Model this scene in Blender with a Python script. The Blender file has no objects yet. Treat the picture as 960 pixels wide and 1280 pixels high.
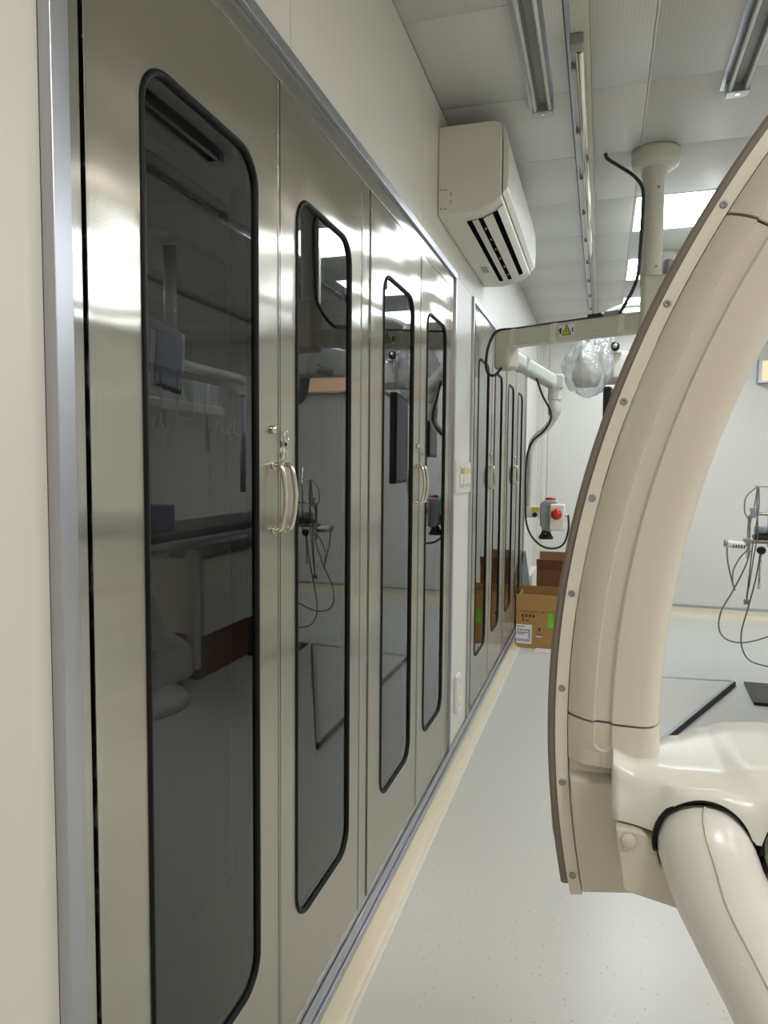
import bpy, bmesh, math, random
from mathutils import Vector, Matrix, noise
from math import sin, cos, pi, radians as R
random.seed(4)
scene = bpy.context.scene
col = scene.collection

# ------------------------------------------------------------------ camera
CX, CY, CZ = 0.62, 0.0, 1.415
YAW, PITCH, ROLL, FPX = R(17.114), R(3.818), R(0.4956), 880.0
fwd = Vector((-sin(YAW)*cos(PITCH), cos(YAW)*cos(PITCH), -sin(PITCH)))
rt = Vector((cos(YAW), sin(YAW), 0)); up = rt.cross(fwd)
r2 = rt*cos(ROLL) + up*sin(ROLL); u2 = -rt*sin(ROLL) + up*cos(ROLL)
cam = bpy.data.cameras.new('camera'); co = bpy.data.objects.new('camera', cam); col.objects.link(co)
M = Matrix((r2, u2, -fwd)).transposed().to_4x4(); M.translation = Vector((CX, CY, CZ)); co.matrix_world = M
cam.sensor_fit = 'VERTICAL'; cam.sensor_height = 36.0; cam.lens = FPX/1280*36.0
cam.clip_start = 0.02; cam.clip_end = 60
scene.camera = co
# ------------------------------------------------------------------ world and exposure
w = bpy.data.worlds.new('world'); scene.world = w; w.use_nodes = True
w.node_tree.nodes['Background'].inputs[0].default_value = (0.55, 0.62, 0.7, 1)
w.node_tree.nodes['Background'].inputs[1].default_value = 0.3
scene.view_settings.view_transform = 'Standard'; scene.view_settings.look = 'None'
scene.view_settings.gamma = 1; scene.view_settings.use_curve_mapping = False
scene.view_settings.exposure = 0.45
LAMP = 14.5          # emission of the lit ceiling panels
scene.cycles.max_bounces = 10; scene.cycles.diffuse_bounces = 5; scene.cycles.glossy_bounces = 6
scene.cycles.transparent_max_bounces = 16; scene.cycles.transmission_bounces = 6
scene.cycles.sample_clamp_indirect = 6.0
try: scene.cycles.blur_glossy = 0.5
except Exception: pass

CEIL = 2.765; BACK = 7.18; RIGHTX = 4.7; NEARY = -2.6
# ------------------------------------------------------------------ materials
def srgb(c):
    return tuple(((v/255)/12.92 if v/255 <= .04045 else ((v/255+.055)/1.055)**2.4) for v in c) + (1,)
def newmat(name):
    m = bpy.data.materials.new(name); m.use_nodes = True
    return m, m.node_tree, m.node_tree.nodes['Principled BSDF']
def plain(name, rgb, rough=.5, metal=0., var=.05, scale=6., bump=0., bscale=200., spec=.5, coat=0.):
    m, nt, b = newmat(name); N = nt.nodes; L = nt.links
    b.inputs['Roughness'].default_value = rough; b.inputs['Metallic'].default_value = metal
    b.inputs['Specular IOR Level'].default_value = spec
    b.inputs['Coat Weight'].default_value = coat; b.inputs['Coat Roughness'].default_value = .12
    tc = N.new('ShaderNodeTexCoord')
    nz = N.new('ShaderNodeTexNoise'); nz.inputs['Scale'].default_value = scale; nz.inputs['Detail'].default_value = 3
    L.new(tc.outputs['Object'], nz.inputs['Vector'])
    mx = N.new('ShaderNodeMix'); mx.data_type = 'RGBA'
    c = srgb(rgb); mx.inputs[6].default_value = tuple(v*(1-var) for v in c[:3])+(1,)
    mx.inputs[7].default_value = tuple(min(1, v*(1+var)) for v in c[:3])+(1,)
    L.new(nz.outputs['Fac'], mx.inputs[0]); L.new(mx.outputs[2], b.inputs['Base Color'])
    if bump:
        n2 = N.new('ShaderNodeTexNoise'); n2.inputs['Scale'].default_value = bscale
        L.new(tc.outputs['Object'], n2.inputs['Vector'])
        bp = N.new('ShaderNodeBump'); bp.inputs['Strength'].default_value = bump; bp.inputs['Distance'].default_value = .001
        L.new(n2.outputs['Fac'], bp.inputs['Height']); L.new(bp.outputs['Normal'], b.inputs['Normal'])
    return m
def emit(name, rgb, s):
    m = bpy.data.materials.new(name); m.use_nodes = True; nt = m.node_tree; nt.nodes.clear()
    e = nt.nodes.new('ShaderNodeEmission'); e.inputs[0].default_value = rgb+(1,); e.inputs[1].default_value = s
    o = nt.nodes.new('ShaderNodeOutputMaterial'); nt.links.new(e.outputs[0], o.inputs[0]); return m
def steel(name, rgb, rough, aniso=.75, wave=.35, axis=(0, 1, 0)):
    m, nt, b = newmat(name); N = nt.nodes; L = nt.links
    b.inputs['Metallic'].default_value = 1
    b.inputs['Anisotropic'].default_value = aniso
    t = N.new('ShaderNodeCombineXYZ')
    for i in range(3): t.inputs[i].default_value = axis[i]
    L.new(t.outputs[0], b.inputs['Tangent'])
    g = N.new('ShaderNodeNewGeometry')
    mp = N.new('ShaderNodeMapping'); mp.inputs['Scale'].default_value = (900, 900, 3)
    L.new(g.outputs['Position'], mp.inputs[0])
    nz = N.new('ShaderNodeTexNoise'); nz.inputs['Scale'].default_value = 1; nz.inputs['Detail'].default_value = 2
    L.new(mp.outputs[0], nz.inputs['Vector'])
    sm = N.new('ShaderNodeTexNoise'); sm.inputs['Scale'].default_value = 5; sm.inputs['Detail'].default_value = 4
    mp3 = N.new('ShaderNodeMapping'); mp3.inputs['Scale'].default_value = (1, 2, .6)
    L.new(g.outputs['Position'], mp3.inputs[0]); L.new(mp3.outputs[0], sm.inputs['Vector'])
    mr = N.new('ShaderNodeMapRange'); mr.inputs[3].default_value = rough*.8; mr.inputs[4].default_value = rough*1.25
    L.new(sm.outputs['Fac'], mr.inputs[0]); L.new(mr.outputs[0], b.inputs['Roughness'])
    cr = N.new('ShaderNodeMix'); cr.data_type = 'RGBA'; c = srgb(rgb)
    cr.inputs[6].default_value = tuple(v*.9 for v in c[:3])+(1,); cr.inputs[7].default_value = tuple(min(1, v*1.08) for v in c[:3])+(1,)
    L.new(nz.outputs['Fac'], cr.inputs[0]); L.new(cr.outputs[2], b.inputs['Base Color'])
    # slow dents of the sheet, mostly banded along its height
    mp2 = N.new('ShaderNodeMapping'); mp2.inputs['Scale'].default_value = (1.2, 1.6, 5.5)
    L.new(g.outputs['Position'], mp2.inputs[0])
    n2 = N.new('ShaderNodeTexNoise'); n2.inputs['Scale'].default_value = 1.3; n2.inputs['Detail'].default_value = 1
    L.new(mp2.outputs[0], n2.inputs['Vector'])
    bp = N.new('ShaderNodeBump'); bp.inputs['Strength'].default_value = wave; bp.inputs['Distance'].default_value = .01
    L.new(n2.outputs['Fac'], bp.inputs['Height']); L.new(bp.outputs['Normal'], b.inputs['Normal'])
    return m
def glass_face(name, tint):
    m = bpy.data.materials.new(name); m.use_nodes = True; nt = m.node_tree; N = nt.nodes; L = nt.links; N.clear()
    o = N.new('ShaderNodeOutputMaterial'); mix = N.new('ShaderNodeMixShader')
    tr = N.new('ShaderNodeBsdfTransparent'); tr.inputs[0].default_value = tint+(1,)
    gl = N.new('ShaderNodeBsdfGlossy'); gl.inputs['Roughness'].default_value = 0.0; gl.inputs[0].default_value = (1, 1, 1, 1)
    fr = N.new('ShaderNodeFresnel'); fr.inputs[0].default_value = 1.72
    L.new(fr.outputs[0], mix.inputs[0]); L.new(tr.outputs[0], mix.inputs[1]); L.new(gl.outputs[0], mix.inputs[2])
    L.new(mix.outputs[0], o.inputs[0]); return m
def clear(name, tint):
    m = bpy.data.materials.new(name); m.use_nodes = True; nt = m.node_tree; N = nt.nodes; L = nt.links; N.clear()
    o = N.new('ShaderNodeOutputMaterial'); tr = N.new('ShaderNodeBsdfTransparent'); tr.inputs[0].default_value = tint+(1,)
    L.new(tr.outputs[0], o.inputs[0]); return m
def floor_mat():
    m, nt, b = newmat('vinyl_floor'); N = nt.nodes; L = nt.links
    g = N.new('ShaderNodeNewGeometry')
    b.inputs['Specular IOR Level'].default_value = .5
    n1 = N.new('ShaderNodeTexNoise'); n1.inputs['Scale'].default_value = 2.2; n1.inputs['Detail'].default_value = 4
    L.new(g.outputs['Position'], n1.inputs['Vector'])
    mx = N.new('ShaderNodeMix'); mx.data_type = 'RGBA'
    mx.inputs[6].default_value = srgb((203, 203, 196)); mx.inputs[7].default_value = srgb((207, 206, 200))
    L.new(n1.outputs['Fac'], mx.inputs[0])
    v = N.new('ShaderNodeTexVoronoi'); v.inputs['Scale'].default_value = 55
    L.new(g.outputs['Position'], v.inputs['Vector'])
    sep = N.new('ShaderNodeSeparateColor'); L.new(v.outputs['Color'], sep.inputs[0])
    m1 = N.new('ShaderNodeMath'); m1.operation = 'LESS_THAN'; m1.inputs[1].default_value = .13
    L.new(v.outputs['Distance'], m1.inputs[0])
    m2 = N.new('ShaderNodeMath'); m2.operation = 'LESS_THAN'; m2.inputs[1].default_value = .3
    L.new(sep.outputs[0], m2.inputs[0])
    m3 = N.new('ShaderNodeMath'); m3.operation = 'MULTIPLY'; L.new(m1.outputs[0], m3.inputs[0]); L.new(m2.outputs[0], m3.inputs[1])
    m4 = N.new('ShaderNodeMath'); m4.operation = 'MULTIPLY'; m4.inputs[1].default_value = .75; L.new(m3.outputs[0], m4.inputs[0])
    mx2 = N.new('ShaderNodeMix'); mx2.data_type = 'RGBA'; mx2.inputs[7].default_value = srgb((140, 132, 120))
    L.new(m4.outputs[0], mx2.inputs[0]); L.new(mx.outputs[2], mx2.inputs[6]); L.new(mx2.outputs[2], b.inputs['Base Color'])
    n3 = N.new('ShaderNodeTexNoise'); n3.inputs['Scale'].default_value = 3
    L.new(g.outputs['Position'], n3.inputs['Vector'])
    mr = N.new('ShaderNodeMapRange'); mr.inputs[3].default_value = .27; mr.inputs[4].default_value = .31
    L.new(n3.outputs['Fac'], mr.inputs[0]); L.new(mr.outputs[0], b.inputs['Roughness'])
    return m
def tile_mat():
    m, nt, b = newmat('perforated_ceiling_tile'); N = nt.nodes; L = nt.links
    g = N.new('ShaderNodeNewGeometry')
    v = N.new('ShaderNodeVectorMath'); v.operation = 'MODULO'; v.inputs[1].default_value = (.012, .012, 10)
    ab = N.new('ShaderNodeVectorMath'); ab.operation = 'ADD'; ab.inputs[1].default_value = (12, 12, 0)
    L.new(g.outputs['Position'], ab.inputs[0]); L.new(ab.outputs[0], v.inputs[0])
    d = N.new('ShaderNodeVectorMath'); d.operation = 'DISTANCE'; d.inputs[1].default_value = (.006, .006, CEIL)
    cb = N.new('ShaderNodeSeparateXYZ'); L.new(v.outputs[0], cb.inputs[0])
    c2 = N.new('ShaderNodeCombineXYZ'); c2.inputs[2].default_value = CEIL
    L.new(cb.outputs[0], c2.inputs[0]); L.new(cb.outputs[1], c2.inputs[1]); L.new(c2.outputs[0], d.inputs[0])
    lt = N.new('ShaderNodeMath'); lt.operation = 'LESS_THAN'; lt.inputs[1].default_value = .0016; L.new(d.outputs['Value'], lt.inputs[0])
    mx = N.new('ShaderNodeMix'); mx.data_type = 'RGBA'; mx.inputs[6].default_value = srgb((205, 206, 202)); mx.inputs[7].default_value = srgb((168, 168, 165))
    L.new(lt.outputs[0], mx.inputs[0]); L.new(mx.outputs[2], b.inputs['Base Color']); b.inputs['Roughness'].default_value = .45
    return m
def plastic_bag_mat():
    m = bpy.data.materials.new('crumpled_clear_plastic'); m.use_nodes = True; nt = m.node_tree; N = nt.nodes; L = nt.links; N.clear()
    o = N.new('ShaderNodeOutputMaterial'); mix = N.new('ShaderNodeMixShader'); mix2 = N.new('ShaderNodeMixShader')
    tr = N.new('ShaderNodeBsdfTransparent'); tr.inputs[0].default_value = (.93, .95, .96, 1)
    gl = N.new('ShaderNodeBsdfGlossy'); gl.inputs['Roughness'].default_value = .12
    df = N.new('ShaderNodeBsdfDiffuse'); df.inputs[0].default_value = srgb((235, 238, 240))
    g = N.new('ShaderNodeNewGeometry'); v = N.new('ShaderNodeTexNoise'); v.inputs['Scale'].default_value = 38; v.inputs['Detail'].default_value = 3
    L.new(g.outputs['Position'], v.inputs['Vector'])
    bp = N.new('ShaderNodeBump'); bp.inputs['Strength'].default_value = 1; bp.inputs['Distance'].default_value = .02
    L.new(v.outputs['Fac'], bp.inputs['Height']); L.new(bp.outputs['Normal'], gl.inputs['Normal']); L.new(bp.outputs['Normal'], df.inputs['Normal'])
    mix.inputs[0].default_value = .5
    L.new(gl.outputs[0], mix.inputs[1]); L.new(df.outputs[0], mix.inputs[2])
    mix2.inputs[0].default_value = .36
    L.new(tr.outputs[0], mix2.inputs[1]); L.new(mix.outputs[0], mix2.inputs[2]); L.new(mix2.outputs[0], o.inputs[0])
    return m

STEEL = steel('brushed_door_steel', (192, 187, 176), .205, 1.0, .5)
FRAME = steel('cabinet_frame_steel', (190, 188, 182), .18, 1.0, .35)
ALU = plain('anodised_aluminium_strip', (186, 188, 194), .34, 1, .03)
CHROME = plain('polished_steel', (214, 210, 200), .14, 1, .03)
DARKMETAL = plain('cabinet_inside_steel', (150, 150, 148), .45, .4, .04)
RUBBER = plain('black_rubber_gasket', (7, 8, 11), .5, 0, .1, spec=.25)
VOIDB = plain('unlit_recess_black', (8, 8, 8), 1, spec=.05)
BLACK = plain('black_plastic', (18, 18, 20), .35, 0, .1)
BLACKCAB = plain('black_cable_sheath', (38, 42, 44), .5, 0, .1)
GREYCAB = plain('grey_cable_sheath', (112, 112, 110), .5, 0, .1)
WALL = plain('cream_wall_panel', (216, 214, 206), .38, 0, .02, 1.0)
COVE = plain('tan_vinyl_cove', (222, 211, 188), .32, 0, .05, 5)
WHITEP = plain('plain_white', (232, 230, 222), .35)
FLOOR = floor_mat()
TILE = tile_mat()
VOID = plain('ceiling_void', (130, 130, 126), .9)
BODY = plain('beige_moulded_cover', (204, 198, 184), .34, 0, .015, 2, .04, 500)
FLANGE = plain('cream_painted_rail', (218, 213, 201), .45, 0, .02, 8, .12, 900)
TAUPE = plain('taupe_rail_band', (122, 112, 102), .5, 0, .03, 8, .1, 900)
WHITEC = plain('white_moulded_cover', (221, 221, 215), .26, 0, .012, 2, .03, 500)
ACW = plain('white_appliance_plastic', (214, 211, 200), .4, 0, .02, 3)
BOOM = plain('pale_painted_boom', (196, 194, 182), .42, 0, .02, 6)
BOOMW = plain('white_painted_boom', (216, 220, 214), .4, 0, .02, 6)
CARD = plain('brown_cardboard', (168, 128, 76), .8, 0, .08, 14, .1, 120)
CARDD = plain('dark_brown_cardboard', (112, 72, 44), .8, 0, .08, 14)
LABELW = plain('white_paper', (226, 226, 228), .6)
INK = plain('dark_print', (50, 44, 40), .7)
BLUEINK = plain('blue_print', (90, 100, 160), .7)
GREENP = plain('green_print', (110, 190, 40), .6)
YELLOW = plain('yellow_print', (212, 196, 40), .5)
REDP = plain('red_plastic_dome', (196, 34, 16), .2, 0, .05, coat=.4)
GREENLBL = plain('green_switch_label', (70, 140, 70), .5)
TANLBL = plain('stained_wall_filler', (172, 160, 140), .6)
SKIN_BLUE = plain('blue_box_plastic', (52, 66, 128), .5)
SCREEN = plain('grey_blue_screen', (150, 164, 178), .3)
PEACH = emit('warm_lit_panel', (1.0, .66, .42), .95)
LIT = emit('lit_ceiling_panel', (.86, .94, 1.0), LAMP)
LITW = emit('warm_lit_ceiling_panel', (1.0, .94, .89), LAMP*1.35)
GLASSF = glass_face('tinted_glass_face', (.60, .60, .61))
GLASSB = clear('tinted_glass_back', (.9, .9, .9))
BAG = plastic_bag_mat()
TUBEW = plain('unlit_fluorescent_tube', (205, 204, 196), .3)
GREYDEV = plain('grey_device_plastic', (150, 156, 160), .4)

# ------------------------------------------------------------------ mesh helpers
class MB:
    def __init__(s): s.v = []; s.f = []; s.mi = []; s.sm = []
    def add(s, vs, fs, smooth=False, mi=0):
        o = len(s.v); s.v += [tuple(p) for p in vs]
        for f in fs: s.f.append([o+i for i in f]); s.mi.append(mi); s.sm.append(smooth)
        return s
    def box(s, a, b, mi=0):
        x0, y0, z0 = a; x1, y1, z1 = b
        vs = [(x, y, z) for x in (x0, x1) for y in (y0, y1) for z in (z0, z1)]
        return s.add(vs, [(0, 1, 3, 2), (4, 6, 7, 5), (0, 4, 5, 1), (2, 3, 7, 6), (0, 2, 6, 4), (1, 5, 7, 3)], False, mi)
    def obox(s, c, size, ax, ay, mi=0):
        ax = Vector(ax).normalized(); ay = Vector(ay); ay = (ay-ax*ay.dot(ax)).normalized(); az = ax.cross(ay); c = Vector(c)
        vs = [c+ax*size[0]*i/2+ay*size[1]*j/2+az*size[2]*k/2 for i in (-1, 1) for j in (-1, 1) for k in (-1, 1)]
        return s.add(vs, [(0, 1, 3, 2), (4, 6, 7, 5), (0, 4, 5, 1), (2, 3, 7, 6), (0, 2, 6, 4), (1, 5, 7, 3)], False, mi)
    def prism(s, poly, axis, a, b, smooth=False, mi=0):
        def P(p, t):
            return (t, p[0], p[1]) if axis == 'x' else ((p[0], t, p[1]) if axis == 'y' else (p[0], p[1], t))
        n = len(poly); vs = [P(p, a) for p in poly]+[P(p, b) for p in poly]
        s.add(vs, [(i, (i+1) % n, n+(i+1) % n, n+i) for i in range(n)], smooth, mi)
        o = len(s.v)-2*n
        s.f.append([o+i for i in range(n)][::-1]); s.mi.append(mi); s.sm.append(False)
        s.f.append([o+n+i for i in range(n)]); s.mi.append(mi); s.sm.append(False)
        return s
    def rings(s, rings, closed=True, caps=True, smooth=True, mi=0, loop=False):
        n = len(rings[0]); vs = [p for r in rings for p in r]; fs = []
        m = len(rings)
        for k in range(m if loop else m-1):
            for i in range(n if closed else n-1):
                fs.append((k*n+i, k*n+(i+1) % n, ((k+1) % m)*n+(i+1) % n, ((k+1) % m)*n+i))
        s.add(vs, fs, smooth, mi)
        if caps and not loop:
            o = len(s.v)-len(vs)
            s.f.append([o+i for i in range(n)][::-1]); s.mi.append(mi); s.sm.append(False)
            s.f.append([o+(m-1)*n+i for i in range(n)]); s.mi.append(mi); s.sm.append(False)
        return s
    def tube(s, path, r, seg=10, mi=0, loop=False):
        P = [Vector(p) for p in path]; rr = r if isinstance(r, (list, tuple)) else [r]*len(P)
        rings = []; prev = None
        for i, p in enumerate(P):
            if loop: t = (P[(i+1) % len(P)]-P[i-1])
            else: t = (P[min(i+1, len(P)-1)]-P[max(i-1, 0)])
            t.normalize()
            if prev is None:
                a = Vector((0, 0, 1)) if abs(t.z) < .9 else Vector((1, 0, 0)); u = t.cross(a).normalized()
            else: u = (prev-t*prev.dot(t)).normalized()
            prev = u; v = t.cross(u)
            rings.append([p+(u*cos(2*pi*k/seg)+v*sin(2*pi*k/seg))*rr[i] for k in range(seg)])
        return s.rings(rings, loop=loop, mi=mi)
    def cyl(s, a, b, r, seg=20, rb=None, mi=0): return s.tube([a, b], [r, r if rb is None else rb], seg, mi)
    def lathe(s, c, prof, seg=32, axis='z', mi=0):
        c = Vector(c); rings = []
        for (r, h) in prof:
            ring = []
            for k in range(seg):
                a = 2*pi*k/seg; x, y = r*cos(a), r*sin(a)
                ring.append(c+Vector((x, y, h) if axis == 'z' else ((h, x, y) if axis == 'x' else (x, h, y))))
            rings.append(ring)
        return s.rings(rings, mi=mi)
    def build(s, name, mats, parent=None, bevel=0, bseg=2, flat_angle=None, subsurf=0):
        me = bpy.data.meshes.new(name); me.from_pydata(s.v, [], s.f)
        if not isinstance(mats, (list, tuple)): mats = [mats]
        for m in mats: me.materials.append(m)
        for p, mi, sm in zip(me.polygons, s.mi, s.sm): p.material_index = mi; p.use_smooth = sm
        bm = bmesh.new(); bm.from_mesh(me); bmesh.ops.recalc_face_normals(bm, faces=bm.faces)
        if flat_angle:
            for e in bm.edges:
                if len(e.link_faces) == 2 and e.calc_face_angle(0) > R(flat_angle): e.smooth = False
        bm.to_mesh(me); bm.free()
        o = bpy.data.objects.new(name, me); col.objects.link(o)
        if parent is not None: o.parent = parent; o.matrix_parent_inverse = Matrix.Translation(-wloc(parent))
        if bevel:
            b = o.modifiers.new('bevel', 'BEVEL'); b.width = bevel; b.segments = bseg; b.limit_method = 'ANGLE'; b.angle_limit = R(35)
            b.harden_normals = False
            for p in me.polygons: p.use_smooth = True
            wn = o.modifiers.new('wn', 'WEIGHTED_NORMAL'); wn.keep_sharp = True
        if subsurf:
            q = o.modifiers.new('sub', 'SUBSURF'); q.levels = subsurf; q.render_levels = subsurf
        return o
def wloc(o):
    v = Vector((0, 0, 0))
    while o is not None:
        v = v+Vector(o.location)
        if o.parent is not None: v = v+o.matrix_parent_inverse.translation
        o = o.parent
    return v
def thing(name, label, cat, loc=(0, 0, 0), group=None):
    o = bpy.data.objects.new(name, None); col.objects.link(o); o.location = loc; o.empty_display_size = .1
    return tag(o, label, cat, group)
def tag(o, label=None, cat=None, group=None):
    if label: o['label'] = label
    if cat: o['category'] = cat
    if group: o['group'] = group
    return o
def struct(o, label=None, cat=None):
    o['kind'] = 'structure'; return tag(o, label, cat)
def spline(pts, n=8):
    P = [Vector(p) for p in pts]; out = []
    for i in range(len(P)-1):
        p0 = P[max(i-1, 0)]; p1 = P[i]; p2 = P[i+1]; p3 = P[min(i+2, len(P)-1)]
        for k in range(n):
            t = k/n; out.append(.5*((2*p1)+(-p0+p2)*t+(2*p0-5*p1+4*p2-p3)*t*t+(-p0+3*p1-3*p2+p3)*t**3))
    out.append(P[-1]); return out
def copy_tree(o, parent=None, off=None):
    c = o.copy(); col.objects.link(c)
    if parent is not None: c.parent = parent
    for ch in list(o.children): copy_tree(ch, c)
    return c
def text_mesh(body, size, mat, name, parent, loc, rot, thick=.0004):
    cu = bpy.data.curves.new(name, 'FONT'); cu.body = body; cu.size = size; cu.extrude = thick; cu.align_x = 'CENTER'; cu.align_y = 'CENTER'; cu.resolution_u = 2
    tmp = bpy.data.objects.new('tmp', cu); col.objects.link(tmp)
    bpy.context.view_layer.update()
    me = bpy.data.meshes.new_from_object(tmp.evaluated_get(bpy.context.evaluated_depsgraph_get()))
    bpy.data.objects.remove(tmp)
    me.materials.clear(); me.materials.append(mat)
    o = bpy.data.objects.new(name, me); col.objects.link(o)
    from mathutils import Euler
    o.parent = parent; o.matrix_local = Matrix.Translation(Vector(loc)-(wloc(parent)))@Euler(rot).to_matrix().to_4x4()
    return o

# ================================================================== SETTING
fl = MB().box((-.6, NEARY, -.05), (RIGHTX, BACK+.1, 0)).build('floor', FLOOR); struct(fl, 'pale speckled vinyl floor with a soft sheen', 'floor')

# left wall: backing plus separate panels around the recessed cabinets
wl = MB().box((-.62, NEARY, 0), (-.60, BACK, CEIL)).build('wall_left', WALL); struct(wl, 'cream panelled wall that holds the steel cabinets', 'wall')
def wpanel(a, b, nm='wall_panel'):
    return MB().box(a, b).build(nm, WALL, wl, bevel=.0015)
g = .0015
wpanel((-.12, NEARY, .085), (0, -1.1-g, CEIL)); wpanel((-.12, -1.1+g, .085), (0, .6735, CEIL))
for a, b in ((.674, 1.35), (1.35, 2.44), (2.44, 3.53), (3.53, 4.62), (4.62, 6.0)):
    wpanel((-.12, a+g, 2.232), (0, b-g, CEIL))
wpanel((-.12, 3.015, .085), (0, 3.43, 2.232))
wpanel((-.12, 6.0, .085), (0, 7.0, CEIL)); wpanel((-.12, 7.0+2*g, .085), (.02, BACK, CEIL))
MB().box((-.12, NEARY, 0), (-.001, BACK, .086)).build('wall_panel', WALL, wl)

# back wall
wb = MB().box((-.62, BACK+.02, 0), (RIGHTX, BACK+.12, CEIL)).build('wall_back', WALL); struct(wb, 'pale far wall across the end of the room', 'wall')
xs = [-.6, .10, .9, 2.6, 3.7, RIGHTX]
for a, b in zip(xs, xs[1:]): MB().box((a+.0015, BACK, .10), (b-.0015, BACK+.02, CEIL)).build('wall_panel', WALL, wb, bevel=.002)
wr = MB().box((RIGHTX, NEARY, 0), (RIGHTX+.1, BACK, CEIL)).build('wall_right', WALL); struct(wr, 'cream wall on the right side of the room', 'wall')
wn_ = MB().box((-.62, NEARY-.1, 0), (RIGHTX, NEARY, CEIL)).build('wall_near', WALL); struct(wn_, 'cream wall behind the viewpoint', 'wall')

# coved skirting: vinyl turned up the wall
def cove(name, pts_to_world, a, b):
    prof = [(0, 0), (0, .084), (.006, .084)]
    for k in range(7):
        t = k/6*pi/2; prof.append((.006+.034*(1-cos(t)), .062-.060*sin(t)))
    prof.append((.048, 0))
    m = MB(); n = len(prof)
    m.rings([[pts_to_world(p, a) for p in prof], [pts_to_world(p, b) for p in prof]])
    o = m.build(name, COVE, flat_angle=40); struct(o, 'tan vinyl cove curving from floor to wall', 'skirting'); return o
bl = cove('baseboard_left', lambda p, t: (p[0]-.001, t, p[1]), NEARY, BACK-.001)
MB().box((.042, NEARY, 0), (.052, BACK-.08, .0035)).build('white_strip', WHITEP, bl)  # narrow plain white strip along the outer edge of the cove
bb = cove('baseboard_back', lambda p, t: (t, BACK-p[0]*1.6, p[1]*1.12), .07, RIGHTX-.001)
br = cove('baseboard_right', lambda p, t: (RIGHTX-p[0], t, p[1]), NEARY, BACK-.001)
t1 = MB().box((.0, BACK-.012, .096), (RIGHTX, BACK, .118)).build('trim_1', ALU, bevel=.002); struct(t1, 'thin grey strip along the foot of the far wall', 'trim')
# aluminium channel under and around the cabinets
t2 = MB()
t2.box((0.001, .672, .086), (.016, BACK-.02, .112)); t2.box((0.001, .70, .118), (.010, BACK-.02, .150)); t2.box((0, .672, .10), (.006, BACK-.02, .15))
t2 = t2.build('trim_2', ALU, bevel=.0015); struct(t2, 'aluminium channel along the foot of the left wall', 'trim')
t3 = MB(); t3.box((.0, .672, .112), (.018, .702, CEIL)); t3.box((.0, .690, .112), (.010, .704, CEIL))
t3 = t3.build('trim_3', ALU, bevel=.002); struct(t3, 'upright aluminium strip where cabinets begin', 'trim')
t4 = MB()
t4.box((0.0, .704, 2.206), (.012, 3.012, 2.232)); t4.box((0.0, 2.99, .15), (.012, 3.012, 2.206))
t4.box((0.0, 3.43, 2.206), (.012, 6.0, 2.232)); t4.box((0.0, 3.43, .15), (.012, 3.452, 2.206)); t4.box((0, 5.975, .15), (.012, 6.0, 2.206))
t4 = t4.build('trim_4', ALU, bevel=.0015); struct(t4, 'aluminium edging round the cabinet openings', 'trim')
# far corner post with pinkish edge and small white plinth box
t5 = MB(); t5.box((.02, 7.06, .09), (.045, BACK, CEIL)); t5.box((.045, 7.12, .09), (.06, BACK, CEIL))
t5 = t5.build('trim_5', ACW, bevel=.004); struct(t5, 'upright corner trim at the end of left wall', 'trim')

# ceiling with lift-out tiles
cl = MB().box((-.62, NEARY, CEIL+.012), (RIGHTX, BACK+.1, CEIL+.1)).build('ceiling', VOID); struct(cl, 'white metal tile ceiling', 'ceiling')
troff = []
xcols = [(.0, .475), (.548, .742)]
x = .745
while x < RIGHTX-.02: xcols.append((x, min(x+.552, RIGHTX))); x += .555
tile_cache = {}
P0 = 2.172; PT = .5525
rows = [(P0+PT*k, P0+PT*(k+1)-.003) for k in range(-9, 10)]
lit_cells = {(2, 3), (2, 5), (2, 7), (5, 2), (6, 3), (7, 5), (5, -1), (3, -5), (6, -5), (5, -3)}  # the mid-room panel outside the view is added to brighten the room
for ci, (xa, xb) in enumerate(xcols):
    for ri, (ya, yb) in enumerate(rows):
        k = ri-9; ya2 = max(ya, NEARY); yb2 = min(yb, BACK-.001)
        if yb2-ya2 < .02: continue
        if (ci, k) in lit_cells: troff.append((xa, xb, ya2, yb2)); continue
        key = (ci, round(yb2-ya2, 3))
        if key not in tile_cache:
            o = MB().box((0, 0, 0), (xb-xa-.003, yb2-ya2, .012)).build('ceiling_tile', TILE, cl, bevel=.0015, bseg=1); tile_cache[key] = o.data
        else:
            o = bpy.data.objects.new('ceiling_tile', tile_cache[key]); col.objects.link(o); o.parent = cl
            b = o.modifiers.new('bevel', 'BEVEL'); b.width = .0015; b.segments = 1
        o.matrix_parent_inverse = Matrix.Identity(4); o.location = (xa, ya2, CEIL + (.0008 if (ci+ri) % 3 == 0 else 0))
MB().box((.7405, NEARY, CEIL-.0012), (.7465, BACK, CEIL+.012)).build('tile_joint', ACW, cl)
# grid tees between tiles
MB().box((.476, NEARY, CEIL-.004), (.492, BACK, CEIL+.012)).build('ceiling_rail', ALU, cl)
MB().box((.490, NEARY, CEIL-.010), (.547, BACK-.3, CEIL+.012)).build('ceiling_channel', BOOM, cl, bevel=.002)

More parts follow.
